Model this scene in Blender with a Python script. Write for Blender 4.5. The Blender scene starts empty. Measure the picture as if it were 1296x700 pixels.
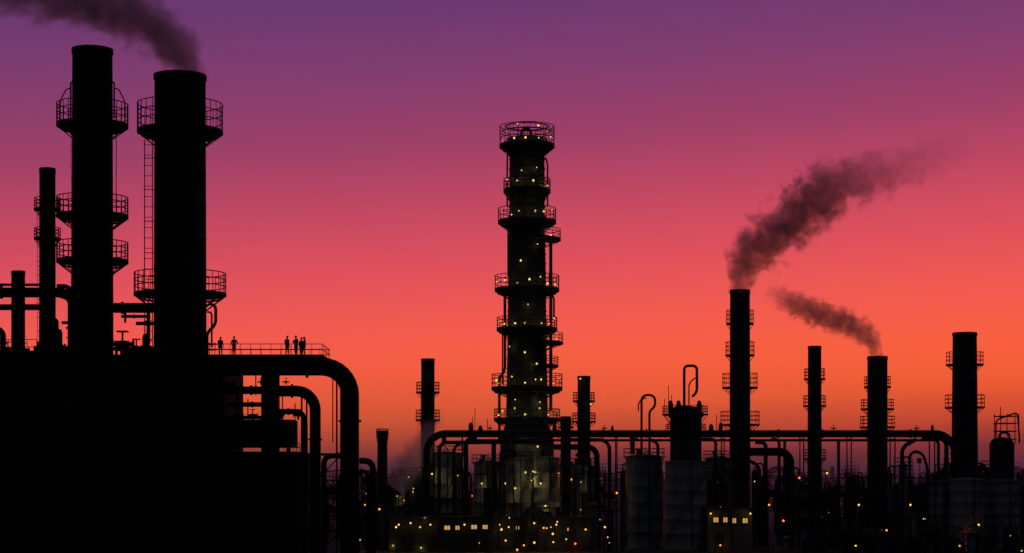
import bpy, math, random
from mathutils import Vector, Matrix
random.seed(7)
sc = bpy.context.scene
sc.view_settings.view_transform = 'Standard'
sc.view_settings.look = 'None'
sc.view_settings.exposure = 0

# ------------------------------------------------------------------ helpers
def lin(c):
    return tuple((x/255/12.92 if x/255 <= 0.04045 else ((x/255+0.055)/1.055)**2.4) for x in c)

def mat(name, col, rough=0.7, metal=0.0, var=0.35, scale=0.6, bump=0.15, streak=False):
    m = bpy.data.materials.new(name); m.use_nodes = True
    nt = m.node_tree; N = nt.nodes; L = nt.links
    b = N['Principled BSDF']
    tc = N.new('ShaderNodeTexCoord'); mp = N.new('ShaderNodeMapping')
    L.new(tc.outputs['Object'], mp.inputs[0])
    if streak: mp.inputs['Scale'].default_value = (2.5, 2.5, 0.18)
    n1 = N.new('ShaderNodeTexNoise'); n1.inputs['Scale'].default_value = scale
    n1.inputs['Detail'].default_value = 7; n1.inputs['Roughness'].default_value = 0.65
    L.new(mp.outputs[0], n1.inputs['Vector'])
    r = N.new('ShaderNodeValToRGB')
    r.color_ramp.elements[0].position = 0.3; r.color_ramp.elements[1].position = 0.72
    r.color_ramp.elements[0].color = (*[c*(1-var) for c in col], 1)
    r.color_ramp.elements[1].color = (*[min(1, c*(1+var)) for c in col], 1)
    L.new(n1.outputs['Fac'], r.inputs[0]); L.new(r.outputs[0], b.inputs['Base Color'])
    n2 = N.new('ShaderNodeTexNoise'); n2.inputs['Scale'].default_value = scale*9
    L.new(tc.outputs['Object'], n2.inputs['Vector'])
    bp = N.new('ShaderNodeBump'); bp.inputs['Strength'].default_value = bump
    bp.inputs['Distance'].default_value = 0.05
    L.new(n2.outputs['Fac'], bp.inputs['Height']); L.new(bp.outputs[0], b.inputs['Normal'])
    b.inputs['Roughness'].default_value = rough; b.inputs['Metallic'].default_value = metal
    b.inputs['Specular IOR Level'].default_value = 0.2
    return m

def emat(name, col, s):
    m = bpy.data.materials.new(name); m.use_nodes = True
    nt = m.node_tree; nt.nodes.clear()
    e = nt.nodes.new('ShaderNodeEmission'); o = nt.nodes.new('ShaderNodeOutputMaterial')
    e.inputs[0].default_value = (*col, 1); e.inputs[1].default_value = s
    nt.links.new(e.outputs[0], o.inputs[0]); return m

M = dict(
 soot = mat('sooty_steel', (0.012,0.011,0.014), 0.85),
 steel = mat('dark_painted_steel', (0.030,0.030,0.036), 0.8),
 tower = mat('column_steel', (0.028,0.033,0.038), 0.7, streak=True, scale=1.0),
 pipe = mat('pipe_steel', (0.03,0.03,0.035), 0.75),
 tank = mat('tank_paint', (0.15,0.17,0.19), 0.65, var=0.3, streak=True, scale=1.2),
 rail = mat('galvanised_rail', (0.03,0.035,0.033), 0.8),
 conc = mat('concrete', (0.032,0.032,0.035), 0.9),
 wall = mat('building_render', (0.10,0.11,0.09), 0.9),
 far = mat('haze_tinted_steel', (0.06,0.035,0.045), 0.9, scale=0.1),  # lifted maroon base colour stands in for distance haze
 cloth = mat('work_clothes', (0.02,0.02,0.035), 0.9, scale=6),
 skin = mat('skin', (0.20,0.12,0.08), 0.6, var=0.1, scale=5),
 hat = mat('hard_hat_plastic', (0.05,0.04,0.02), 0.5, var=0.1),
 lamp = emat('lamp_glow', (1.0,0.60,0.12), 1.55),
 win = emat('lit_window', (1.0,0.52,0.12), 0.6),
 red = emat('red_lamp_glow', (1.0,0.10,0.02), 4.0),
 amber = emat('amber_lamp_glow', (1.0,0.33,0.04), 1.8),
)
MK = list(M.keys())

class Site:
    """Survey sheet: station (a, b) on the vertical sheet standing at northing Y.
    Ground is z = 0 everywhere."""
    def __init__(s, Y): s.Y = Y; s.k = Y/2500.0
    def x(s, a): return (a-648)*s.k
    def z(s, b): return 8+(615-b)*s.k
    def p(s, a, b, dy=0.0): return Vector((s.x(a), s.Y+dy, s.z(b)))

class B:
    def __init__(s): s.v=[]; s.f=[]; s.m=[]; s.s=[]; s.lights=[]
    def add(s, vs, fs, m, smooth=False):
        o=len(s.v); s.v += [tuple(v) for v in vs]
        s.f += [tuple(i+o for i in f) for f in fs]
        s.m += [MK.index(m)]*len(fs); s.s += [smooth]*len(fs)
    def box(s, c, d, m='steel', rz=0):
        R = Matrix.Rotation(rz,3,'Z'); c=Vector(c); vs=[]
        for i in (-.5,.5):
            for j in (-.5,.5):
                for k in (-.5,.5): vs.append(c+R@Vector((i*d[0],j*d[1],k*d[2])))
        s.add(vs,[(0,1,3,2),(4,6,7,5),(0,4,5,1),(2,3,7,6),(0,2,6,4),(1,5,7,3)],m)
    def revolve(s, cx, cy, prof, m='steel', n=32, axis='Z', cz=0):
        vs=[]; fs=[]
        for r,h in prof:
            r=max(r,0.002)
            for i in range(n):
                a=2*math.pi*i/n
                if axis=='Z': vs.append((cx+r*math.cos(a), cy+r*math.sin(a), h))
                else: vs.append((h, cy+r*math.cos(a), cz+r*math.sin(a)))
        for j in range(len(prof)-1):
            for i in range(n):
                i2=(i+1)%n
                fs.append((j*n+i, j*n+i2, (j+1)*n+i2, (j+1)*n+i))
        s.add(vs,fs,m,True)
    def tube(s, pts, r, m='pipe', n=10, fillet=0, r1=None):
        pts=[Vector(p) for p in pts]
        if fillet>0 and len(pts)>2:
            q=[pts[0]]
            for i in range(1,len(pts)-1):
                a,b,c=pts[i-1],pts[i],pts[i+1]
                f=min(fillet,(a-b).length*0.49 if i>1 else (a-b).length*0.95,(c-b).length*0.49 if i<len(pts)-2 else (c-b).length*0.95)
                p0=b+(a-b).normalized()*f; p2=b+(c-b).normalized()*f
                ce=p0+p2-b
                # circular elbow: starts at p0, ends at p2, bulging towards the corner
                for t in range(9):
                    w=t/8*math.pi/2
                    q.append(ce+(p0-ce)*math.cos(w)+(p2-ce)*math.sin(w))
            q.append(pts[-1]); pts=q
        vs=[]; fs=[]; up=None; K=len(pts)
        for i,p in enumerate(pts):
            if i==0: t=pts[1]-pts[0]
            elif i==K-1: t=pts[-1]-pts[-2]
            else: t=(pts[i+1]-pts[i]).normalized()+(pts[i]-pts[i-1]).normalized()
            t.normalize()
            if up is None:
                up=Vector((0,0,1)) if abs(t.z)<0.9 else Vector((1,0,0))
            sx=t.cross(up).normalized(); up=sx.cross(t).normalized()
            rr=r if r1 is None else r+(r1-r)*i/(K-1)
            for j in range(n):
                a=2*math.pi*(j+.5)/n
                vs.append(p+sx*math.cos(a)*rr+up*math.sin(a)*rr)
        for i in range(K-1):
            for j in range(n):
                j2=(j+1)%n
                fs.append((i*n+j,i*n+j2,(i+1)*n+j2,(i+1)*n+j))
        fs.append(tuple(range(n-1,-1,-1))); fs.append(tuple((K-1)*n+j for j in range(n)))
        s.add(vs,fs,m,n>5)
    def beam(s,p0,p1,w,m='steel'): s.tube([p0,p1],w*0.7,m,4)
    def flange(s,p,d,r,m='pipe'):
        d=Vector(d).normalized(); p=Vector(p)
        s.tube([p-d*0.09,p+d*0.09],r,m,12)
    def arc(s,cx,cy,z,r,a0,a1,rad,m='rail',n=36):
        k=max(3,int(n*(a1-a0)/(2*math.pi)))
        s.tube([(cx+r*math.cos(a0+(a1-a0)*i/k),cy+r*math.sin(a0+(a1-a0)*i/k),z) for i in range(k+1)],rad,m,5)
    def platform(s,cx,cy,z,ri,ro,rail=1.2,brk=1.0,a0=0,a1=360,posts=18,bar=0.04,nr=3,m='rail',th=0.18):
        a0=math.radians(a0); a1=math.radians(a1); n=max(6,int(40*(a1-a0)/6.283))
        vs=[];fs=[]
        for i in range(n+1):
            a=a0+(a1-a0)*i/n; c,sn=math.cos(a),math.sin(a)
            for r,h in((ri,z-th),(ro,z-th),(ro,z),(ri,z)): vs.append((cx+r*c,cy+r*sn,h))
        for i in range(n):
            for j in range(4):
                j2=(j+1)%4; fs.append((i*4+j,i*4+j2,(i+1)*4+j2,(i+1)*4+j))
        s.add(vs,fs,m)
        for q in range(nr):
            s.arc(cx,cy,z+rail*(q+1)/nr,ro-0.05,a0,a1,bar,m)
        full=(a1-a0)>6.2
        P=posts if full else posts+1
        for i in range(P):
            a=a0+(a1-a0)*i/posts; c,sn=math.cos(a),math.sin(a)
            s.beam((cx+(ro-.05)*c,cy+(ro-.05)*sn,z-th),(cx+(ro-.05)*c,cy+(ro-.05)*sn,z+rail),bar*1.2,m)
            if i%2==0:
                s.beam((cx+(ro-.1)*c,cy+(ro-.1)*sn,z-th),(cx+ri*c,cy+ri*sn,z-th-brk),bar*1.8,m)
    def rails(s,p0,p1,h,n,bar=0.035,m='rail'):
        p0=Vector(p0);p1=Vector(p1)
        for q in (0.5,1.0): s.tube([p0+Vector((0,0,h*q)),p1+Vector((0,0,h*q))],bar,m,5)
        for i in range(n+1):
            p=p0.lerp(p1,i/n); s.beam(p,p+Vector((0,0,h)),bar*1.3,m)
    def ladder(s,p0,p1,w=0.5,bar=0.035,m='rail',cage=True,step=0.45):
        p0=Vector(p0);p1=Vector(p1); sx=Vector((w/2,0,0))
        s.beam(p0-sx,p1-sx,bar,m); s.beam(p0+sx,p1+sx,bar,m)
        L=(p1-p0).length; k=int(L/step)
        for i in range(k):
            c=p0.lerp(p1,(i+.5)/k); s.beam(c-sx,c+sx,bar*.7,m)
            if cage and i%3==0:
                s.tube([c+Vector((w*.7*math.cos(a),-w*.9*math.sin(a),0)) for a in [math.pi*j/6 for j in range(7)]],bar*.6,m,4)
    def valve(s,p,h=1.2,m='soot'):
        p=Vector(p); r=.28*h
        s.tube([p,p+Vector((0,0,h*.45))],.12*h,m,8)
        s.revolve(p.x,p.y,[(0,p.z+h*.3),(r*.8,p.z+h*.36),(r,p.z+h*.5),(r*.8,p.z+h*.64),(0,p.z+h*.7)],m,12)
        for sx in(-1,1):
            s.tube([p+Vector((sx*r*.6,0,h*.5)),p+Vector((sx*r*1.9,0,h*.5))],.11*h,m,8)
            s.tube([p+Vector((sx*r*1.7,0,h*.5)),p+Vector((sx*r*1.95,0,h*.5))],.2*h,m,10)
        s.tube([p+Vector((0,0,h*.7)),p+Vector((0,0,h*1.15))],.05*h,m,6)
        s.arc(p.x,p.y,p.z+h*1.1,.27*h,0,6.28,.035*h,m)
        s.beam(p+Vector((-.27*h,0,h*1.1)),p+Vector((.27*h,0,h*1.1)),.04*h,m)
    def lamp(s,p,power=20,kind='lamp',r=0.14,light=True):
        p=Vector(p); vs=[];fs=[];n=8;K=5
        for i in range(K+1):
            t=math.pi*i/K
            for j in range(n):
                a=2*math.pi*j/n; vs.append(p+Vector((max(.002,r*math.sin(t))*math.cos(a),max(.002,r*math.sin(t))*math.sin(a),r*math.cos(t))))
        for i in range(K):
            for j in range(n):
                j2=(j+1)%n; fs.append((i*n+j,(i+1)*n+j,(i+1)*n+j2,i*n+j2))
        s.add(vs,fs,kind,True)
        s.box(p+Vector((0,0,r+0.05)),(r*1.6,r*1.6,0.08),'steel')
        if light: s.lights.append((p,power,kind,r))
    def build(s,name):
        me=bpy.data.meshes.new(name); me.from_pydata(s.v,[],s.f)
        used=sorted(set(s.m)); mp={u:i for i,u in enumerate(used)}
        for u in used: me.materials.append(M[MK[u]])
        me.polygons.foreach_set('material_index',[mp[i] for i in s.m])
        me.polygons.foreach_set('use_smooth',s.s); me.update()
        o=bpy.data.objects.new(name,me); sc.collection.objects.link(o)
        for i,(p,w,kind,r) in enumerate(s.lights):
            l=bpy.data.lights.new('lamp_light','POINT'); l.energy=w; l.shadow_soft_size=0.1
            l.color={'lamp':(1,.72,.26),'red':(1,.12,.03),'amber':(1,.42,.1)}[kind]
            lo=bpy.data.objects.new('lamp_light_%d'%(i+1),l); lo.location=p+Vector((0,-r-0.12,-0.1)); lo.parent=o
            sc.collection.objects.link(lo)
        return o

def pipeset(b,S,paths,dy=0,mat_='pipe'):
    for pts,r,fl in paths:
        b.tube([S.p(q[0],q[1],dy+(q[2] if len(q)>2 else 0)) for q in pts],r*S.k,mat_,14,fl*S.k)
        for i in range(len(pts)-1):
            a=S.p(pts[i][0],pts[i][1],dy+(pts[i][2] if len(pts[i])>2 else 0)); c=S.p(pts[i+1][0],pts[i+1][1],dy+(pts[i+1][2] if len(pts[i+1])>2 else 0))
            L=(c-a).length
            if L>6*r*S.k:
                k=max(1,int(L/6))
                for j in range(1,k+1):
                    t=j/(k+1)
                    b.flange(a.lerp(c,t),c-a,r*S.k*1.28,mat_)

def stack(name,Y,cu,vtop,r,plats,m='soot',rbase=None,lad=True,lamps=(),extra=None,n=40):
    S=Site(Y);k=S.k;b=B();cx=S.x(cu);R=r*k;Rb=(rbase or r*1.05)*k;zt=S.z(vtop)
    prof=[(Rb*1.12,0),(Rb*1.12,0.4),(Rb,0.45)]
    H=zt-0.45; kk=int(H/3)
    for i in range(1,kk):
        z=0.45+H*i/kk; rr=Rb+(R-Rb)*i/kk
        prof+=[(rr,z-.05),(rr+.025,z-.04),(rr+.025,z+.04),(rr,z+.05)]
    prof+=[(R,zt-0.5),(R*1.04,zt-0.48),(R*1.04,zt-.02),(R*1.0,zt),(R*.9,zt),(R*.88,zt-3),(0,zt-3)]
    b.revolve(cx,Y,prof,m,n)
    for (v0,v1,ro) in plats:
        zf=S.z(v1); rail=S.z(v0)-zf; big=ro*k>3
        b.platform(cx,Y,zf,R*1.02,ro*k,rail,max(.6,(ro*k-R)*.7),posts=30 if big else 16,bar=0.05 if big else .042,m='rail' if m!='soot' else 'soot',th=.3 if big else .2)
        if big:
            b.arc(cx,Y,zf-.5,ro*k-.45,0,6.28,.1,m)
    if lad:
        mm='soot' if m=='soot' else 'rail'
        b.ladder((cx-R*.75,Y-R*.85,1),(cx-R*.75,Y-R*.85,S.z(plats[0][1]) if plats else zt-1),0.5,m=mm)
    for (a,v,kd) in lamps:
        b.lamp((S.x(a),Y-R-.5,S.z(v)),6,kd,0.1)
    if extra: extra(b,S,cx)
    return b.build(name)

# ================================================================== LEFT PLANT (Y 187.5)
YL=187.5; S=Site(YL)
def exA(b,S,cx):
    for sx in(-1,1):
        x=cx+sx*27.5*S.k
        b.tube([(x,YL,S.z(150)),(x,YL,S.z(104)),(x-sx*.3,YL,S.z(104))],.08,'soot',6,.15)
        b.tube([(x+sx*1.0,YL,S.z(150)),(x+sx*1.0,YL,S.z(128)),(x+sx*.4,YL,S.z(112)),(x,YL,S.z(112))],.06,'soot',6,.3)
    b.beam((cx+30*S.k,YL,S.z(272)),(cx+30*S.k,YL,S.z(172)),.07,'soot')
def exB(b,S,cx):
    b.ladder((S.x(183),YL,S.z(450)),(S.x(183),YL,S.z(172)),.75,.08,'soot',cage=False,step=.95)
    for v in (200,240,280,320): b.beam(S.p(183,v),S.p(200,v),.07,'soot')
    b.tube([S.p(265,385),S.p(273,385),S.p(273,412),S.p(262,420),S.p(262,452)],.15,'soot',8,.5)
    b.tube([S.p(262,395),S.p(268,395),S.p(268,440)],.09,'soot',8,.3)
stack('chimney_stack',YL,117,62,25,[(132,157,45),(250,272,45),(307,329,45)],rbase=27,extra=exA,n=56)
stack('chimney_stack',YL-2,228,95,32,[(132,165,54),(346,371,58)],rbase=34,extra=exB,n=64)
stack('chimney_stack',YL+6,60,213,10,[(251,264,17),(289,301,17)],rbase=11)
stack('chimney_stack',YL+3,23,343,8.5,[],rbase=9,lad=False)
stack('chimney_stack',YL+4,-45,300,14,[(330,345,26)],rbase=14)

# pipework around the left stacks
b=B()
pipeset(b,S,[
 ([(-90,365),(66,365),(80,372),(80,450)],6.5,14),
 ([(-90,384),(45,384)],4,4),([(-90,355),(38,355)],1.8,4),
 ([(60,357),(76,357),(84,371),(84,400)],3,8),
 ([(84,385),(205,385)],6.5,4),
 ([(40,345),(40,388),(52,400),(60,400),(60,450)],2.2,8),
 ([(44,392),(44,408),(57,412),(57,450)],1.8,6),
 ([(178,384),(178,430)],2.5,4),([(143,396),(176,396)],2,4),([(148,384),(148,404)],1.5,2),
 ([(162,405),(188,405),(192,412),(192,450)],2.4,8),
 ([(-90,412),(-10,412),(-10,450)],4,10),
 ([(66,404),(84,404)],2,4),([(30,437),(84,437)],3,4),([(138,438),(198,438)],3,4),
],dy=4,mat_='soot')
for (a,v,r,h) in ((68,424,5,30),(180,430,5,20)):
    b.revolve(S.x(a),YL+2,[(0,S.z(v-10)),(r*.7*S.k,S.z(v-9)),(r*S.k,S.z(v-5)),(r*S.k,S.z(452))],'soot',16)
for a,h,dy in ((155,2.0,0),(72,1.5,0),(58,1.9,1),(146,1.2,.5),(170,1.4,1),(188,1.3,0),(30,1.0,0),(10,1.1,0),(84,1.6,2),(163,1.1,-1)):
    b.valve((S.x(a),YL+dy,S.z(449)),h)
b.build('stack_pipework')

# process building block with roof deck
b=B()
for i,(a0,a1,v,dy,dep) in enumerate([(-110,288,458,0,14),(288,380,572,1,12),(285,371,531,3,4),(-110,86,440,7,5),(150,196,441,6,4)]):
    bot=0 if v!=531 else S.z(566)
    zt=S.z(v)
    b.box(((S.x(a0)+S.x(a1))/2,YL+dy+dep/2-3,(zt+bot)/2),(S.x(a1)-S.x(a0),dep,zt-bot),'soot')
for a in range(-100,285,32):
    b.box((S.x(a),YL-3.15,S.z(458)/2-.1),(.35,.3,S.z(458)-.2),'soot')
for v in (500,545,590,640,690):
    b.box(((S.x(-110)+S.x(286))/2,YL-3.2,S.z(v)),(S.x(286)-S.x(-110),.36,.25),'soot')
for a in range(290,380,22):
    b.box((S.x(a+3),YL-2.15,S.z(572)/2),(.3,.3,S.z(572)-.2),'soot')
b.rails(S.p(362,572,-1.8),S.p(382,572,-1.8),.75,5,m='soot')
b.box(((S.x(-110)+S.x(412))/2,YL+1.2,S.z(453.2)),(S.x(412)-S.x(-110),8,.3),'soot')
for dy in(-2.7,5.1):
    b.rails(S.p(258,451,dy),S.p(411,451,dy),.98,12,.034,'soot')
b.rails(S.p(411,451,-2.7),S.p(411,451,5.1),.98,5,.034,'soot')
b.rails(S.p(-110,451,-2.7),S.p(55,451,-2.7),1.4,14,.034,'soot')
b.arc(S.x(266),YL-.5,S.z(436),.75,0,6.28,.05,'soot')
b.arc(S.x(266),YL-.5,S.z(443),.75,0,6.28,.05,'soot')
for a in (259,266,273): b.beam(S.p(a,451,-.5),S.p(a,434,-.5),.06,'soot')
b.build('process_building')

# large transfer pipes and steel frame on the right of the block
b=B()
pipeset(b,S,[
 ([(280,464),(443,464),(443,740)],11.5,36),
 ([(340,495),(399,495),(399,740)],7,24),
 ([(286,494),(350,494)],5,4),
 ([(350,521),(380,521),(386,530),(386,720)],3.5,9),
 ([(286,512),(352,512)],3,3),
 ([(355,548),(365,548),(365,600)],3,6),
 ([(410,740),(410,577),(445,577)],3.5,10),
 ([(288,487),(300,487),(300,520)],2,6),
],dy=0,mat_='soot')
pipeset(b,S,[([(453,583),(470,583),(470,740)],4,10),([(453,596),(464,596),(464,740)],2.5,8)],dy=2,mat_='soot')
b.box((S.x(339),YL+2,S.z(455)/2),(22*S.k,1.2,S.z(455)-.2),'soot')
for a in (384,428):
    for dy in(-1.5,3): b.beam(S.p(a,722,dy),S.p(a,480 if a>400 else 500,dy),.16,'soot')
for v in (575,625,672,712):
    for dy in(-1.5,3): b.beam(S.p(380,v,dy),S.p(432,v,dy),.16,'soot')
for v in (575,625,672): 
    b.beam(S.p(384,v,-1.5),S.p(428,v+47,-1.5),.1,'soot'); b.beam(S.p(428,v,3),S.p(384,v+47,3),.1,'soot')
for v in (600,650):
    b.beam(S.p(384,v,-1.5),S.p(443,v-6,-.5),.12,'soot')
for a,v0,v1 in((300,500,532),(312,505,532),(322,470,500),(356,500,532),(372,510,560),(297,560,575),(420,476,560)):
    b.beam(S.p(a,v0,1),S.p(a,v1,1),.1,'soot')
b.box(S.p(320,528,1),(5.4,1.5,.3),'soot')
for a in (300,318,352,376): b.valve(S.p(a,531,1),.9)
for a,v in ((296,488),(330,487),(362,487)): b.valve(S.p(a,v,0),.55)
b.build('transfer_pipe_rack')

# ------------------------------------------------------------------ people
def person(name,loc,face,h=1.75,arms='down',stride=0.0):
    s=h/1.75
    J={}; E=[]
    def j(k,x,y,z,r,ry=None,par=None):
        f=1.22 if k[:2] in('pe','wa','ch','hi','kn','sh','el') else 1.1
        J[k]=(Vector((x*s,y*s,z*s)),(r*s*f,(ry or r)*s*f)); 
        if par: E.append((par,k))
    j('pelvis',0,0,.95,.15,.115)
    j('waist',0,.0,1.10,.135,.10,'pelvis'); j('chest',0,.01,1.32,.17,.115,'waist')
    j('neckb',0,.01,1.46,.08,.07,'chest'); j('neck',0,.0,1.53,.055,.055,'neckb'); j('headb',0,-.01,1.58,.06,.06,'neck')
    for sd,n in((-1,'l'),(1,'r')):
        st=stride*sd
        j('hip'+n,sd*.095,0,.88,.10,.10,'pelvis'); j('knee'+n,sd*.11,-.02-st*.12,.50,.068,.07,'hip'+n)
        j('ankle'+n,sd*.12,.02-st*.2,.10,.045,.05,'knee'+n); j('toe'+n,sd*.14,-.16-st*.2,.045,.038,.032,'ankle'+n)
        j('sh'+n,sd*.19,.01,1.40,.07,.07,'chest')
        if arms=='down' or (arms=='phone' and sd<0):
            j('el'+n,sd*.245,.03,1.12,.048,.048,'sh'+n); j('wr'+n,sd*.26,-.06,.88,.033,.033,'el'+n)
        elif arms=='hips':
            j('el'+n,sd*.36,.08,1.15,.048,.048,'sh'+n); j('wr'+n,sd*.2,-.08,1.0,.033,.033,'el'+n)
        else:
            j('el'+n,sd*.25,-.06,1.13,.048,.048,'sh'+n); j('wr'+n,sd*.12,-.3,1.22,.033,.033,'el'+n)
    keys=list(J); me=bpy.data.meshes.new(name)
    me.from_pydata([J[k][0] for k in keys],[(keys.index(a),keys.index(c)) for a,c in E],[])
    o=bpy.data.objects.new(name,me); sc.collection.objects.link(o)
    md=o.modifiers.new('skin','SKIN'); 
    for i,k in enumerate(keys):
        sv=me.skin_vertices[0].data[i]; sv.radius=J[k][1]; sv.use_root=(k=='pelvis')
    md.use_smooth_shade=True
    o.modifiers.new('sub','SUBSURF').levels=2
    me.materials.append(M['cloth'])
    o.location=loc; o.rotation_euler=(0,0,face)
    b=B(); c=Vector((0,-.02,1.655))*s
    prof=[(0,-.12),(.045,-.112),(.062,-.08),(.074,-.03),(.080,.02),(.074,.07),(.045,.105),(0,.115)]
    vs=[];fs=[];n=16
    for r,hh in prof:
        for i in range(n):
            a=2*math.pi*i/n; vs.append(c+Vector((r*math.cos(a),r*1.2*math.sin(a)-(.012 if hh<-.07 else 0),hh))*s)
    for q in range(len(prof)-1):
        for i in range(n): fs.append((q*n+i,q*n+(i+1)%n,(q+1)*n+(i+1)%n,(q+1)*n+i))
    b.add(vs,fs,'skin',True)
    b.tube([c+Vector((0,-.085,.02))*s,c+Vector((0,-.115,-.03))*s],.008*s,'skin',6,r1=.016*s)
    for sd in(-1,1):
        b.tube([c+Vector((sd*.076,.0,-.03))*s,c+Vector((sd*.088,.01,.0))*s,c+Vector((sd*.08,.012,.03))*s],.012*s,'skin',6)
        b.tube([c+Vector((sd*.03,-.088,.0))*s,c+Vector((sd*.03,-.094,.0))*s],.011*s,'cloth',6)
    b.tube([c+Vector((-.025,-.086,-.062))*s,c+Vector((.025,-.086,-.062))*s],.006*s,'cloth',6)
    hp=[(.125,.03),(.13,.036),(.102,.045),(.1,.075),(.08,.115),(.04,.135),(0,.14)]
    vs=[];fs=[]
    for q,(r,hh) in enumerate(hp):
        for i in range(n):
            a=2*math.pi*i/n; vs.append(c+Vector((r*.92*math.cos(a),r*1.12*math.sin(a)-(.02 if q<2 else 0),hh))*s)
    for q in range(len(hp)-1):
        for i in range(n): fs.append((q*n+i,q*n+(i+1)%n,(q+1)*n+(i+1)%n,(q+1)*n+i))
    b.add(vs,fs,'hat',True)
    for n_ in 'lr':
        w=J['wr'+n_][0]; e=J['el'+n_][0]; d=(w-e).normalized(); sd=-1 if n_=='l' else 1
        side=d.cross(Vector((sd,0,0))).normalized()
        if side.length<.1: side=Vector((0,1,0))
        pa=w+d*.085*s
        b.tube([w,w+d*.04*s,pa],.026*s,'skin',8,r1=.036*s)
        inn=Vector((-sd,0,0))
        for q,Lf in enumerate((.075,.088,.08,.062)):
            r0=pa+side*(q-1.5)*.02*s
            b.tube([r0-d*.01*s,r0+d*Lf*.5*s,r0+d*Lf*.85*s+inn*.012*s,r0+d*Lf*s+inn*.03*s],.0095*s,'skin',6,r1=.007*s)
        b.tube([w+d*.03*s-side*.02*s,w+d*.07*s-side*.055*s,w+d*.11*s-side*.065*s+inn*.01*s],.012*s,'skin',6,r1=.009*s)
    hd=b.build('head_and_hands'); hd.parent=o
    return o
zd=S.z(453.2)+.15
for a,dy,fa,hh,ar,st in ((282,-1.5,.5,1.72,'down',.3),(298.5,-1.2,-.4,1.80,'hips',.2),(365.5,-1.4,.9,1.82,'down',.2),
                         (376,-.9,-.6,1.88,'front',.2),(381,.3,2.6,1.80,'down',.1),(387,-1.2,-1.2,1.74,'phone',.3)):
    person('worker',(S.x(a),YL+dy,zd),fa,hh,ar,st)

# ================================================================== CENTRAL DISTILLATION TOWER
YC=262.0; S=Site(YC); k=S.k; cx=S.x(667); b=B()
prof=[(60*k,0),(60*k,.5),(34*k,.6),(34*k,S.z(560)),(32*k,S.z(548)),(26.5*k,S.z(536)),(26*k,S.z(500)),(24.5*k,S.z(420)),(24*k,S.z(350)),(22.5*k,S.z(280)),(22*k,S.z(185)),(26*k,S.z(183)),(26*k,S.z(176)),(0,S.z(176))]
b.revolve(cx,YC,prof,'tower',56)
for v in range(190,535,12):
    r=(22+ (v-190)/345*4.2)*k
    b.arc(cx,YC,S.z(v),r+.03,0,6.28,.07,'tower',48)
plats=[(160,183,35,5),(227,240,30,4),(264,279,37,6),(349,365,41,7),(402,415,38.5,7),(474,490,45,8),(518,529,42,7)]
rl=random.Random(31)
for v0,v1,ro,nl in plats:
    b.platform(cx,YC,S.z(v1),22*k,ro*k,(v1-v0)*k,1.1,posts=30,bar=.05,th=.45)
    b.arc(cx,YC,S.z(v1)-.65,(ro-5)*k,0,6.28,.18,'rail')
    for i in range(nl):     # lamps clamped to the handrail
        t=math.radians(-172+164*(i+.5)/nl+rl.uniform(-7,7)); rr=ro*k-.25
        b.lamp((cx+rr*math.cos(t),YC+rr*math.sin(t),S.z(v1)+rl.choice((.35,.8,1.15))),rl.choice((5,9,13)),'lamp',rl.choice((.08,.11,.14)))
b.revolve(cx,YC,[(22*k,S.z(198)),(33*k,S.z(184.5)),(22*k,S.z(184.4))],'tower',40)
for v0,v1,ro in((291,302,43),(422,433,46),(452,462,40)):
    b.platform(cx,YC,S.z(v1),24*k,ro*k,(v1-v0)*k,.8,a0=-70,a1=40,posts=8,bar=.045,th=.3)
for a in (646,655,668,680,688):
    b.beam(S.p(a,183),S.p(a,158),.09,'rail')
b.arc(cx,YC,S.z(160),27*k,0,6.28,.09,'rail'); b.arc(cx,YC,S.z(166),30*k,0,6.28,.06,'rail')
b.tube([S.p(660,180),S.p(660,163),S.p(672,163),S.p(672,180)],.2,'rail',8,.6)
for (pts,r) in (([(639,372),(639,470),(632,478),(632,560)],.2),([(643,285),(643,350)],.12),([(694,300),(697,306),(697,520)],.24),
                ([(691,368),(701,375),(701,405)],.14),([(636,420),(636,486)],.1),([(690,200),(693,206),(693,262)],.12),([(645,190),(642,195),(642,262)],.12)):
    b.tube([S.p(a,v,-.4) for a,v in pts],r,'rail',8,.5)
zl=[(676,240,183),(658,279,240),(680,365,279),(655,415,365),(678,490,415),(656,529,490),(676,640,529)]
for a,v0,v1 in zl:
    dx=(a-667)*k; rr=25.5*k; yy=-math.sqrt(max(.1,rr*rr-dx*dx))-.25
    b.ladder((S.x(a),YC+yy,S.z(v0)),(S.x(a),YC+yy,S.z(v1)),.55,.03)
def tl(a,v,w=22,r=.13,kd='lamp'):
    dx=(a-667)*k; R=(24+(v-190)/345*4)*k
    yy=-math.sqrt(R*R-dx*dx)-.45 if abs(dx)<R else -.2
    b.lamp((S.x(a),YC+yy,S.z(v)),w,kd,r)
for a,v in ((655,161),(681,163),(660,220),(679,216),(697,298),(659,333),(680,312),(704,296),(668,388),(645,440),(704,428),(664,448),(652,507),(679,462),(683,510)):
    tl(a,v,random.choice((4,8,12)),random.choice((.07,.10,.13)))
for a,v in ((655,560),(680,566),(668,590),(690,600),(648,585),(640,612),(660,622),(676,606),(695,628)):
    b.lamp((S.x(a),YC-34*k-.6,S.z(v)),22,'lamp',.12)
b.build('distillation_tower')

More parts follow.
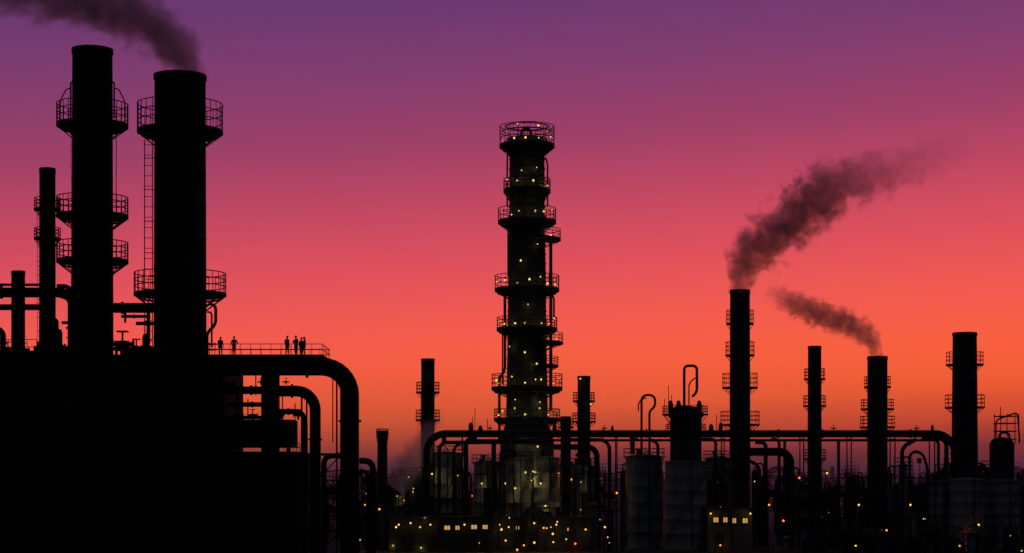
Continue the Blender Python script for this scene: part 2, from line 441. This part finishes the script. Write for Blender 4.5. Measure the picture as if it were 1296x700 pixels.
def tank(name,Y,a0,a1,vt,vb=None,roof=1.2,rail=True,lamps=(),mt='tank',extra=None):
    S=Site(Y);k=S.k;b=B();cx=S.x((a0+a1)/2);R=(a1-a0)/2*k;zt=S.z(vt);prof=[(R*1.04,0),(R*1.04,.3),(R,.32)]
    for i in range(1,6):
        z=.3+(zt-.3)*i/6; prof+=[(R,z-.05),(R+.03,z-.04),(R+.03,z+.04),(R,z+.05)]
    prof+=[(R,zt-.15),(R+.08,zt-.12),(R+.08,zt),(R*.95,zt+.05),(R*.4,zt+roof*k*2.2),(0,zt+roof*k*2.6)]
    b.revolve(cx,Y,prof,mt,48)
    if rail:
        b.platform(cx,Y,zt+.02,R*.9,R+.35,1.0,.5,posts=16,bar=.035,nr=2,th=.1)
    pts=[];n=26
    for i in range(n+1):
        a=math.radians(-160+140*i/n); z=.4+(zt-.4)*i/n
        pts.append((cx+(R+.3)*math.cos(a),Y+(R+.3)*math.sin(a),z))
        if i: b.beam((cx+R*math.cos(a),Y+R*math.sin(a),z),(cx+(R+.65)*math.cos(a),Y+(R+.65)*math.sin(a),z),.05,'rail')
    b.tube([(p[0],p[1],p[2]+.9) for p in pts],.03,'rail',5); b.tube(pts,.05,'rail',5)
    b.tube([(cx+R*.6,Y-R*.85,.8),(cx+R*.6,Y-R*1.2,.8),(cx+R*.6,Y-R*1.2,.2)],.16,'pipe',8,.2)
    b.tube([(cx+R*.2,Y-R*1.03,.5),(cx+R*.2,Y-R*1.03,zt+.6),(cx,Y-R*.4,zt+.8)],.07,'pipe',8,.3)
    b.revolve(cx-R*.3,Y,[(.25,zt),(.25,zt+.7),(.38,zt+.75),(.3,zt+.95),(0,zt+1.0)],'pipe',12)
    for q,(a,v,kd,w) in enumerate(lamps): b.lamp((S.x(a),Y-R-.7,S.z(v)),w*.7,kd,.11)
    if extra: extra(b,S,cx,R,zt)
    return b.build(name)

tank('storage_tank',268,540,586,574,lamps=((548,600,'lamp',25),(575,612,'lamp',20)))
tank('storage_tank',252,640,672,582,rail=True,lamps=((652,618,'lamp',35),(665,598,'lamp',25)))
tank('storage_tank',253,676,708,580,rail=False,lamps=((690,640,'lamp',35),(684,612,'lamp',25)))
tank('storage_tank',268,718,752,590,lamps=((735,610,'lamp',25),(748,640,'lamp',25)))
tank('storage_tank',275,600,634,585,lamps=((610,612,'lamp',25),(626,632,'lamp',25)))
tank('storage_tank',300,457,478,604,rail=True,lamps=((465,625,'lamp',15),))
tank('storage_tank',290,498,524,602,rail=True,lamps=((503,628,'lamp',20),(518,604,'lamp',15)))
def gpoles(b,S,cx,R,zt):
    b.tube([S.p(812,575),S.p(812,500),S.p(829,500),S.p(829,515),S.p(822,520),S.p(822,575)],.16,'pipe',8,.7)
    b.tube([S.p(808,520),S.p(808,508),S.p(818,503)],.09,'pipe',8,.5)
    b.tube([S.p(800,575),S.p(800,555),S.p(808,555)],.14,'pipe',8,.5)
tank('storage_tank',252,792,838,578,extra=gpoles,roof=1.5)
def vessel_on(b,S,cx,R,zt):
    k=S.k
    b.revolve(cx,S.Y,[(20*k,zt-.3),(20*k,S.z(530)),(22*k,S.z(528)),(22*k,S.z(522)),(14*k,S.z(515)),(0,S.z(513))],'steel',32)
    b.platform(cx-1*k,S.Y,S.z(524),20*k,29*k,.95,1.0,posts=18,bar=.04)
    b.platform(cx,S.Y,S.z(545),20*k,26*k,.8,.6,posts=14,bar=.04)
    b.tube([S.p(866,520),S.p(866,463),S.p(882,463),S.p(882,497),S.p(876,502)],.17,'pipe',10,.5)
    b.tube([S.p(872,520),S.p(872,485),S.p(880,478)],.09,'pipe',8,.4)
    for a,v in((846,488),(850,500),(841,505),(858,509),(889,512)):
        b.beam(S.p(a,528),S.p(a,v),.08,'rail')
    for a in (848,858,884): b.revolve(S.x(a),S.Y-1,[(3*k,S.z(524)),(3.4*k,S.z(513)),(2*k,S.z(508)),(0,S.z(507))],'steel',12)
tank('storage_tank',247,842,894,584,extra=vessel_on,rail=False,roof=1)
tank('storage_tank',280,893,926,580,rail=True,lamps=((905,612,'lamp',8),))
tank('storage_tank',250,1174,1203,610,rail=True)
tank('storage_tank',247,1202,1245,607,rail=False,lamps=((1222,670,'red',20),(1208,690,'amber',6)))
def cage(b,S,cx,R,zt):
    k=S.k
    b.revolve(S.x(1268),S.Y,[(15.5*k,zt-.2),(15.5*k,S.z(562)),(12*k,S.z(556)),(0,S.z(553))],'steel',28)
    for a in (1256,1264,1272,1282,1287):
        b.beam(S.p(a,562,-1),S.p(a,524 if a!=1264 else 515,-1),.09,'rail')
    for v in (556,546,536,527): 
        b.arc(S.x(1272),S.Y,S.z(v),14*k,0,6.28,.06,'rail')
    b.tube([S.p(1262,600,-1),S.p(1262,548,-1),S.p(1275,548,-1),S.p(1275,560,-1)],.15,'pipe',8,.5)
    b.tube([S.p(1258,560,-1),S.p(1258,532,-1),S.p(1285,522,-1),S.p(1288,560,-1)],.1,'pipe',8,.5)
tank('storage_tank',250,1246,1291,608,extra=cage,rail=False)
tank('storage_tank',255,1300,1345,600)
tank('storage_tank',252,1352,1400,612)

def st(cu,vt,r,pl,Y=256,**kw): stack('flue_stack',Y,cu,vt,r,pl,m='steel',**kw)
st(541.5,454,8.5,[(484,496,15),(519,531,15.5)],Y=266)
st(484,545,6.3,[(543,552,8)],Y=255,lad=False)
st(739,476,8,[(497,507,14),(523,533,15)],Y=268,lamps=((734,480,'lamp'),(747,512,'lamp')))
st(716,527,6.5,[(530,540,10)],Y=248,lad=False)
st(936.5,367,12.5,[(393,409,17.5),(433,449,18.5),(473,490,22.5),(521,537,25)],rbase=13.5)
st(1031,438,8.3,[(467,479,13.5),(501,513,14.5),(569,580,14.5)],Y=266,rbase=9.5)
st(1110.5,451,12.5,[(477,489,17),(506,517,21),(527,540,22)],rbase=13)
st(1221,421,15,[(446,461,23.5),(500,515,25)],Y=258,rbase=17.5)
st(1335,470,12,[(495,508,19)],Y=262)

# ---------------------------------------------------------------- pipe bridge / header
Y=250;S=Site(Y);b=B()
pipeset(b,S,[
 ([(540,695),(540,549),(1208,549),(1208,600)],4.6,24),
 ([(556,695),(556,560),(700,560)],2.4,10),
],dy=0)
pipeset(b,S,[([(600,557),(1190,557)],1.6,1)],dy=1.2)
pipeset(b,S,[
 ([(590,690),(590,556),(604,556)],3,7),([(575,690),(575,566),(585,560)],2,5),
 ([(625,690),(625,556)],3,1),([(634,690),(634,570),(650,570)],2,5),
 ([(700,566),(755,566),(755,695)],3.6,12),([(722,557),(771,557),(771,640)],2.4,12),([(728,576),(746,576),(746,690)],2.2,8),
 ([(940,572),(999,572),(999,695)],5.2,14),([(955,560),(968,560),(968,690)],2.6,6),([(975,556),(985,556),(985,690)],2,6),
 ([(960,690),(960,590),(945,582)],2,6),([(992,556),(992,690)],1.8,1),
 ([(1140,690),(1140,566),(1158,556)],2.6,8),([(1150,690),(1150,572),(1165,572),(1172,590),(1172,690)],1.8,8),
 ([(1176,554),(1186,558),(1186,690)],2,5),([(1165,554),(1196,556),(1196,605)],2.8,8),
 ([(880,556),(905,556),(905,640)],2,6),([(820,556),(832,560),(832,600)],2,6),([(770,549),(800,549),(800,575)],3,8),
 ([(1060,556),(1060,690)],2,2),
],dy=-.8)
for a in (585,650,712,780,915,1015,1075,1130,1180):
    for dy in(-1.4,1.8):
        b.beam(S.p(a,695,dy),S.p(a,552,dy),.14)
    for v in (556,600,645): b.beam(S.p(a,v,-1.4),S.p(a,v,1.8),.14)
    b.beam(S.p(a,600,-1.4),S.p(a,645,1.8),.08)
b.beam(S.p(585,600,1.9),S.p(780,600,1.9),.14); b.beam(S.p(905,605,1.9),S.p(1180,605,1.9),.14)
for a,v,w in ((562,556,3),(608,545,3),(596,541,3),(702,543,3),(775,545,2),(900,543,3),(912,541,2.5),(1180,544,2),(1120,544,2)):
    b.revolve(S.x(a),Y,[(w*S.k,S.z(v+6)),(w*S.k,S.z(v-3)),(w*.5*S.k,S.z(v-6)),(0,S.z(v-6.5))],'steel',12)
for a,v in ((601,517),(598,528),(617,530),(704,520),(907,525)):
    b.beam(S.p(a,545),S.p(a,v),.08)
for a in (620,690,765,1055,1160): b.valve(S.p(a,545,0),.6,'steel')
b.build('pipe_bridge')

# ---------------------------------------------------------------- generic process units
def unit(name,Y,a0,a1,vt,seed,dens=1.0,m='steel',mp='pipe',lampn=0,lw=10,lr=.1,jit=14,mtank='tank',light=True):
    rnd=random.Random(seed);S=Site(Y);k=S.k;b=B();kk=k/.1
    a=a0
    while a<a1:
        t=rnd.random(); w=rnd.uniform(7,17); top=vt+rnd.uniform(-jit*.5,jit); dy=rnd.uniform(-4,4)*kk
        zt=S.z(top)
        if t<.27:
            R=w*.36*k
            b.revolve(S.x(a),Y+dy,[(R*.8,0),(R*.8,zt*.15),(R,zt*.2),(R,zt-R*.5),(R*.75,zt-R*.15),(R*.3,zt),(0,zt)],mtank if rnd.random()<.4 else m,20)
            if rnd.random()<.6: b.platform(S.x(a),Y+dy,zt-R*.6,R,R+.7*kk,.9*kk,.4,posts=8,bar=.035*kk,nr=2,m=m)
            b.tube([(S.x(a),Y+dy,zt-.1),(S.x(a),Y+dy,zt+.8*kk),(S.x(a)+R*1.5,Y+dy,zt+.8*kk),(S.x(a)+R*1.5,Y+dy,.3)],.1*kk,mp,8,.4*kk)
        elif t<.55:
            W=w*1.3*k;n=rnd.choice((2,3,4));D=2.2*kk
            for sx in(-.5,.5):
                for sy in(-.5,.5): b.beam((S.x(a)+sx*W,Y+dy+sy*D,0),(S.x(a)+sx*W,Y+dy+sy*D,zt),.11*kk,m)
            for i in range(1,n+1):
                z=zt*i/n
                b.box((S.x(a),Y+dy,z),(W+.2,D+.2,.14*kk),m)
                b.rails((S.x(a)-W/2,Y+dy-D/2,z),(S.x(a)+W/2,Y+dy-D/2,z),.9*kk,4,.03*kk,m)
                b.beam((S.x(a)-W/2,Y+dy-D/2,z),(S.x(a)+W/2,Y+dy-D/2,z-zt/n),.06*kk,m)
                if rnd.random()<.6:
                    R=.45*kk
                    b.revolve(0,Y+dy,[(0,S.x(a)-W*.4),(R*.7,S.x(a)-W*.38),(R,S.x(a)-W*.3),(R,S.x(a)+W*.3),(R*.7,S.x(a)+W*.38),(0,S.x(a)+W*.4)],m,14,axis='X',cz=z-zt/n*.5)
                    b.beam((S.x(a),Y+dy,z-zt/n),(S.x(a),Y+dy,z-zt/n*.5),.2*kk,m)
        elif t<.8:
            for q in range(rnd.randint(2,4)):
                o=q*2.6*k; W=rnd.uniform(10,26)*k; z=zt-q*.35*kk
                b.tube([(S.x(a)+o,Y+dy,0),(S.x(a)+o,Y+dy,z),(S.x(a)+W-o*.3,Y+dy,z),(S.x(a)+W-o*.3,Y+dy,0)],rnd.choice((.1,.16,.22))*kk,mp,8,rnd.uniform(.6,1.4)*kk)
        elif t<.92:
            b.beam((S.x(a),Y+dy,0),(S.x(a),Y+dy,S.z(top-rnd.uniform(2,14))),.07*kk,m)
            b.box((S.x(a),Y+dy,S.z(top)),(.5*kk,.4*kk,.6*kk),m)
            b.ladder((S.x(a)+.4,Y+dy,0),(S.x(a)+.4,Y+dy,zt),.5*kk,.035*kk,m,cage=False,step=.6*kk)
        else:
            W=w*k; b.box((S.x(a),Y+dy,zt*.35),(W,3*kk,zt*.7),m)
            b.box((S.x(a),Y+dy,zt*.7+.05),(W+.4,3.4*kk,.18*kk),m)
            b.tube([(S.x(a),Y+dy,zt*.7),(S.x(a),Y+dy,zt)],.25*kk,m,10)
        a+=w*rnd.uniform(.7,1.2)/dens
    for i in range(lampn):
        aa=rnd.uniform(a0,a1); vb=615+8/k; v=rnd.uniform(vt+4,vb-3)
        kd=rnd.choices(('lamp','amber','red'),(.70,.25,.05))[0]
        b.lamp((S.x(aa),Y-5.2*kk,S.z(v)),lw,kd,lr*rnd.choice((.5,.7,.9,1.3)),light=light)
        b.beam((S.x(aa),Y-5.2*kk+.25,0),(S.x(aa),Y-5.2*kk+.25,S.z(v)+.2*kk),.035*kk,m)
    return b.build(name)

unit('process_unit',246,452,540,632,3,lampn=8,lw=6)
unit('process_unit',276,452,600,612,4,lampn=9,lw=8)
unit('process_unit',243,600,720,648,5,lampn=10,lw=8)
unit('process_unit',258,575,760,590,6,lampn=28,lw=13)
unit('process_unit',244,752,795,640,8,lampn=3,light=False)
unit('process_unit',272,760,900,600,9,lampn=5,lw=6)
unit('process_unit',262,893,1020,600,10,lampn=6,lw=6)
unit('process_unit',285,1020,1180,616,11,lampn=6,dens=1.2,light=False)
unit('process_unit',252,1035,1175,645,12,lampn=3,light=False)
unit('process_unit',270,1130,1420,590,13,lampn=4,dens=.8,light=False)
unit('process_unit',238,1000,1420,672,14,lampn=3,light=False)
unit('process_unit',340,960,1420,608,15,lampn=12,lw=10,dens=1.2,lr=.11,light=False)
unit('process_unit',330,430,560,606,16,lampn=6,lw=10,light=False)
unit('process_unit',300,200,450,610,17)
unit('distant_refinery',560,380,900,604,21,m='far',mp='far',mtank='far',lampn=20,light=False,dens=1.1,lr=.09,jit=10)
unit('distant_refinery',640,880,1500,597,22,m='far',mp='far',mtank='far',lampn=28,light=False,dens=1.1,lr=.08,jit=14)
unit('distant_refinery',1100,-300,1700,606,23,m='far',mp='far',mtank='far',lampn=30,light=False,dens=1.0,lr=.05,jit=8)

def building(name,Y,a0,a1,vt,wins,m='conc',dep=8,lamps=()):
    S=Site(Y);k=S.k;b=B();x0,x1,zt=S.x(a0),S.x(a1),S.z(vt)
    b.box(((x0+x1)/2,Y+dep/2,zt/2),(x1-x0,dep,zt),m)
    b.box(((x0+x1)/2,Y+dep/2,zt+.1),(x1-x0+.5,dep+.5,.22),'steel')
    b.rails((x0,Y-.2,zt+.2),(x1,Y-.2,zt+.2),.9,int((x1-x0)/1.5),.03)
    for i in range(int((x1-x0)/3.2)): b.box((x0+2.9+i*3.2,Y-.12,zt/2-.1),(.22,.2,zt-.2),'steel')
    for (a,v,w,h) in wins:
        X,Z=S.x(a),S.z(v); W,H=w*k,h*k
        b.box((X,Y-.01,Z),(W,.06,H),'win')
        b.box((X,Y-.06,Z),(.06,.08,H),'steel')
        for sx in(-1,1): b.box((X+sx*(W/2+.04),Y-.06,Z),(.08,.12,H+.16),'steel')
        b.box((X,Y-.07,Z+H/2+.09),(W+.3,.16,.08),'steel'); b.box((X,Y-.09,Z-H/2-.05),(W+.3,.2,.08),'steel')
    b.box((x0+1.4,Y-.04,1.05),(1.0,.1,2.1),'steel')
    for (a,v,kd,w) in lamps: b.lamp((S.x(a),Y-.6,S.z(v)),w*.35,kd,.11)
    return b.build(name)
building('control_building',241,492,748,656,[(566,668,7,5),(579,668,5,5),(600,667,7,5),(614,667,6,5),(655,668,4,4),(720,670,4,4)],
   lamps=((505,664,'lamp',10),(520,662,'lamp',14),(532,667,'amber',10),(545,664,'lamp',14),(588,664,'lamp',10),(632,664,'lamp',14),(644,667,'lamp',8),(676,662,'lamp',14),(688,668,'amber',12),(704,664,'lamp',14),(741,670,'lamp',14),(640,684,'lamp',10),(663,690,'amber',10),(728,688,'red',14),(700,686,'lamp',8)))
building('pump_house',243,896,952,645,[(906,658,6,6),(918,658,5,6),(929,659,5,6),(943,659,6,6)],m='wall',lamps=((911,690,'amber',10),(899,650,'lamp',12),(949,650,'lamp',12)))
def pole(Y,a,v,kd='lamp',w=14):
    S=Site(Y);b=B();x=S.x(a);z=S.z(v)
    b.tube([(x,Y,0),(x,Y,z+.1),(x,Y-.9,z+.35)],.08,'steel',8,.4)
    b.box((x,Y-1.0,z+.3),(.3,.6,.12),'steel'); b.lamp((x,Y-1.05,z+.1),w,kd,.12)
    b.build('street_lamp')
for Y,a,v,kd in ((236,502,668,'lamp'),(236,780,625,'amber'),(237,470,655,'lamp'),(236,765,668,'lamp'),(238,990,660,'red'),(238,1010,606,'red'),
                 (238,972,640,'amber'),(239,1045,600,'lamp'),(239,1085,640,'lamp'),(237,1150,640,'lamp'),(237,1236,665,'lamp'),(236,1120,672,'amber')):
    pole(Y,a,v,kd)

# ---------------------------------------------------------------- ground, road, hills
def sheet(name,x0,x1,y0,y1,z,m):
    me=bpy.data.meshes.new(name); me.from_pydata([(x0,y0,z),(x1,y0,z),(x1,y1,z),(x0,y1,z)],[],[(0,1,2,3)])
    me.materials.append(m); o=bpy.data.objects.new(name,me); sc.collection.objects.link(o); return o
sheet('ground',-6000,6000,-300,9000,0,mat('gravel_ground',(0.045,0.042,0.04),.95,scale=.25,bump=.4))
sheet('service_road',-400,400,224,232,.004,mat('asphalt',(0.05,0.05,0.052),.9,scale=.5))
b=B(); me_=mat('road_paint',(0.7,0.7,0.68),.8); M['paint']=me_; MK.append('paint')
for i in range(-60,60): b.add([(i*6,227.9,.008),(i*6+3,227.9,.008),(i*6+3,228.1,.008),(i*6,228.1,.008)],[(0,1,2,3)],'paint')
b.build('road_markings')
b=B()
for y in (223.85,232.15): b.box((0,y,.06),(800,.3,.13),'conc')
b.build('kerb')
rnd=random.Random(5); vs=[];fs=[];n=200
for r_ in range(3):
    for i in range(n+1):
        x=-3500+7000*i/n
        h=18+9*math.sin(i*.11)+6*math.sin(i*.31+1)+rnd.uniform(0,2.5)
        vs.append((x,3000+r_*350,(-1,h+8,-1)[r_]))
for r_ in range(2):
    for i in range(n): fs.append((r_*(n+1)+i,r_*(n+1)+i+1,(r_+1)*(n+1)+i+1,(r_+1)*(n+1)+i))
me=bpy.data.meshes.new('hills'); me.from_pydata(vs,[],fs); me.materials.append(mat('haze_tinted_scrub',(0.06,0.035,0.04),.95,scale=.01))  # reddish tint paints horizon haze into the hill colour
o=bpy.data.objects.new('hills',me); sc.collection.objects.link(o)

# low evening haze lying over the far plant (homogeneous scattering volume)
me=bpy.data.meshes.new('ground_haze')
bb=B(); bb.box((0,1540,15.02),(5200,2440,30),'steel')
me.from_pydata(bb.v,[],bb.f)
hm=bpy.data.materials.new('haze_volume'); hm.use_nodes=True; nt=hm.node_tree; nt.nodes.clear()
vsn=nt.nodes.new('ShaderNodeVolumeScatter'); vsn.inputs['Color'].default_value=(.92,.66,.74,1); vsn.inputs['Density'].default_value=.0016; vsn.inputs['Anisotropy'].default_value=.5
oo=nt.nodes.new('ShaderNodeOutputMaterial'); nt.links.new(vsn.outputs[0],oo.inputs['Volume'])
me.materials.append(hm); o=bpy.data.objects.new('ground_haze',me); sc.collection.objects.link(o)

# ================================================================== SMOKE (volumes)
def smoke(name,Y,pts,dens,col,seed=0,scale=1.0,amp=1.5,fade=None,step=.4,base=1.0,absn=(.3,.2,.3)):
    """pts: (a,b,r) centreline and radius; fade: list (t, density 0..1)"""
    S=Site(Y);k=S.k
    P=[S.p(a,v) for a,v,_ in pts];R=[r*k for *_,r in pts]
    p0=P[0]; ax=((P[1]-P[0]).normalized()+(P[-1]-P[-3]).normalized()*1.3).normalized()
    nn=Vector((-ax.z,0,ax.x)); L=max((p-p0).dot(ax) for p in P)
    T=[(p-p0).dot(ax)/L for p in P];C=[(p-p0).dot(nn)/L for p in P]
    Re=[]
    for i in range(len(P)):
        d=(P[min(i+1,len(P)-1)]-P[max(i-1,0)]).normalized(); Re.append(R[i]/max(.6,abs(d.dot(ax))))
    Rm=max(Re)
    n=16;vs=[];fs=[]
    Q=[P[0]+(P[0]-P[1]).normalized()*R[0]*.3]+P+[P[-1]+(P[-1]-P[-2]).normalized()*R[-1]*.8]
    RR=[R[0]*.8]+R+[R[-1]]
    me=bpy.data.meshes.new(name)
    for i,(q,r) in enumerate(zip(Q,RR)):
        d=(Q[min(i+1,len(Q)-1)]-Q[max(i-1,0)]).normalized(); sd=Vector((0,1,0)); up=Vector((-d.z,0,d.x)); r=r*1.6+.2
        for j in range(n):
            a=2*math.pi*j/n; vs.append(q+sd*math.cos(a)*r+up*math.sin(a)*r)
    for i in range(len(Q)-1):
        for j in range(n): fs.append((i*n+j,i*n+(j+1)%n,(i+1)*n+(j+1)%n,(i+1)*n+j))
    fs.append(tuple(range(n-1,-1,-1))); fs.append(tuple((len(Q)-1)*n+j for j in range(n)))
    me.from_pydata(vs,[],fs)
    m=bpy.data.materials.new(name+'_volume'); m.use_nodes=True; nt=m.node_tree; nt.nodes.clear(); N=nt.nodes;K=nt.links
    def mth(op,a=None,c=None,e=None,cl=False):
        x=N.new('ShaderNodeMath');x.operation=op;x.use_clamp=cl
        for i,w in enumerate((a,c,e)):
            if w is None: continue
            if isinstance(w,(int,float)): x.inputs[i].default_value=w
            else: K.new(w,x.inputs[i])
        return x.outputs[0]
    def vm(op,a,c=None):
        x=N.new('ShaderNodeVectorMath');x.operation=op
        K.new(a,x.inputs[0])
        if c is not None:
            if isinstance(c,(tuple,Vector)): x.inputs[1].default_value=c
            else: K.new(c,x.inputs[1])
        return x
    tc=N.new('ShaderNodeTexCoord')
    rel=vm('SUBTRACT',tc.outputs['Object'],tuple(p0)).outputs[0]
    t=mth('DIVIDE',vm('DOT_PRODUCT',rel,tuple(ax)).outputs['Value'],L)
    nrm=vm('DOT_PRODUCT',rel,tuple(nn)).outputs['Value']
    yy=vm('DOT_PRODUCT',rel,(0,1,0)).outputs['Value']
    def curve(vals):
        f=N.new('ShaderNodeFloatCurve');cu=f.mapping.curves[0]
        v=sorted(vals); 
        while len(cu.points)<len(v): cu.points.new(.5,.5)
        for pt,(x,y) in zip(cu.points,v): pt.location=(x,y); pt.handle_type='AUTO_CLAMPED'
        f.mapping.update(); K.new(t,f.inputs['Value']); return f.outputs[0]
    c=mth('MULTIPLY',mth('SUBTRACT',curve([(x,y+.5) for x,y in zip(T,C)]),.5),L)
    r=mth('MULTIPLY',curve([(x,y/Rm) for x,y in zip(T,Re)]),Rm)
    dd=mth('SUBTRACT',nrm,c)
    dist=mth('DIVIDE',mth('SQRT',mth('ADD',mth('MULTIPLY',dd,dd),mth('MULTIPLY',yy,yy))),r)
    no=N.new('ShaderNodeTexNoise');no.noise_dimensions='3D'
    off=vm('ADD',rel,(seed*13.1,seed*7.7,seed*3.3)).outputs[0]
    K.new(off,no.inputs['Vector']);no.inputs['Scale'].default_value=scale/Rm;no.inputs['Detail'].default_value=5;no.inputs['Roughness'].default_value=.6
    no.inputs['Distortion'].default_value=.3
    fld=mth('ADD',mth('SUBTRACT',base,dist),mth('MULTIPLY',mth('SUBTRACT',no.outputs['Fac'],.5),amp*2))
    ms=N.new('ShaderNodeMapRange');ms.interpolation_type='SMOOTHSTEP';K.new(fld,ms.inputs[0]);ms.inputs[1].default_value=0;ms.inputs[2].default_value=.5
    D=mth('MULTIPLY',ms.outputs[0],mth('MULTIPLY',curve(fade),dens))
    pv=N.new('ShaderNodeVolumePrincipled');pv.inputs['Color'].default_value=(*col,1);K.new(D,pv.inputs['Density'])
    pv.inputs['Anisotropy'].default_value=.3
    pv.inputs['Absorption Color'].default_value=(*absn,1)
    o_=N.new('ShaderNodeOutputMaterial');K.new(pv.outputs[0],o_.inputs['Volume'])
    try: m.cycles.volume_step_rate=step
    except Exception as ex: print('step',ex)
    me.materials.append(m);o=bpy.data.objects.new(name,me);sc.collection.objects.link(o);return o
smoke('smoke_plume',YL-2,[(234,99,24),(232,74,31),(208,46,37),(158,20,40),(95,-5,44),(15,-24,46),(-80,-45,40)],.6,(.80,.68,.98),1,1.9,1.2,[(0,1),(.5,.85),(.8,.6),(1,.3)])
smoke('smoke_plume',256,[(934,368,15),(938,342,23),(962,312,32),(998,284,35),(1030,256,36),(1054,234,36),(1082,228,35),(1118,216,33),(1155,208,30),(1215,182,26)],.55,(.80,.66,1.0),2,2.1,1.5,[(0,1),(.35,.95),(.52,.75),(.62,.42),(.78,.18),(1,.04)])
smoke('smoke_plume',256,[(1110,450,9),(1102,430,14),(1078,413,18),(1048,402,19),(1018,390,19),(982,372,15)],.75,(.80,.66,1.0),3,1.9,1.3,[(0,1),(.4,.95),(.8,.75),(1,.3)])
smoke('steam_plume',258,[(500,612,18),(516,590,22),(530,568,20),(545,545,14),(558,526,9)],.42,(1.0,.95,1.0),4,1.6,1.0,[(0,1),(.6,.8),(1,.15)],absn=(.85,.8,.9))

# ================================================================== WORLD: dusk sky
w=bpy.data.worlds.new('World');sc.world=w;w.use_nodes=True;nt=w.node_tree;N=nt.nodes;K=nt.links;bg=N['Background']
tc=N.new('ShaderNodeTexCoord');sp=N.new('ShaderNodeSeparateXYZ');K.new(tc.outputs['Generated'],sp.inputs[0])
def mth(op,a,c=None,cl=False):
    x=N.new('ShaderNodeMath');x.operation=op;x.use_clamp=cl
    for i,q in enumerate((a,c)):
        if q is None: continue
        if isinstance(q,(int,float)): x.inputs[i].default_value=q
        else: K.new(q,x.inputs[i])
    return x.outputs[0]
e=mth('SUBTRACT',sp.outputs['Z'],mth('MULTIPLY',sp.outputs['X'],.06))
e=mth('MULTIPLY',e,2.0,True)
ramp=N.new('ShaderNodeValToRGB');K.new(e,ramp.inputs[0])
stops=[(600,(176,54,44)),(565,(232,78,44)),(520,(248,93,50)),(460,(247,92,64)),(400,(239,86,77)),(330,(221,76,89)),(260,(194,68,95)),(180,(158,60,100)),(90,(130,57,108)),(0,(107,54,112)),(-200,(74,48,108)),(-900,(36,32,80))]
cr=ramp.color_ramp
def pos(v): 
    tn=(615-v)/2500; return min(1,2*tn/math.sqrt(1+tn*tn))
while len(cr.elements)<len(stops): cr.elements.new(.5)
ps=[(pos(v),c) for v,c in stops]
for i,(p_,c) in enumerate(ps): cr.elements[i].position=p_; cr.elements[i].color=(*lin(c),1)
mr=N.new('ShaderNodeMapRange');mr.interpolation_type='SMOOTHSTEP';K.new(sp.outputs['Y'],mr.inputs[0]);mr.inputs[1].default_value=.1;mr.inputs[2].default_value=.9
mx=N.new('ShaderNodeMix');mx.data_type='RGBA';K.new(mr.outputs[0],mx.inputs[0]);mx.inputs[6].default_value=(.030,.034,.052,1);K.new(ramp.outputs[0],mx.inputs[7])
sky=N.new('ShaderNodeTexSky');sky.sky_type='NISHITA';sky.sun_disc=False;sky.sun_elevation=math.radians(-4);sky.sun_rotation=0
sm=N.new('ShaderNodeMix');sm.data_type='RGBA';sm.blend_type='ADD';sm.inputs[0].default_value=.05
K.new(mx.outputs[2],sm.inputs[6]);K.new(sky.outputs[0],sm.inputs[7])
K.new(sm.outputs[2],bg.inputs[0]);bg.inputs[1].default_value=1.0
su=bpy.data.lights.new('sun','SUN');su.energy=.02;su.angle=math.radians(.5);su.color=(1,.6,.4)
so=bpy.data.objects.new('sun',su);so.rotation_euler=(math.radians(-88),0,0);sc.collection.objects.link(so)

cam=bpy.data.cameras.new('Camera');co=bpy.data.objects.new('Camera',cam);sc.collection.objects.link(co)
co.location=(0,0,8);co.rotation_euler=(math.radians(90),0,0);cam.sensor_width=36;cam.lens=36*2500/1296
cam.shift_y=265/1296;cam.clip_start=.5;cam.clip_end=20000;sc.camera=co
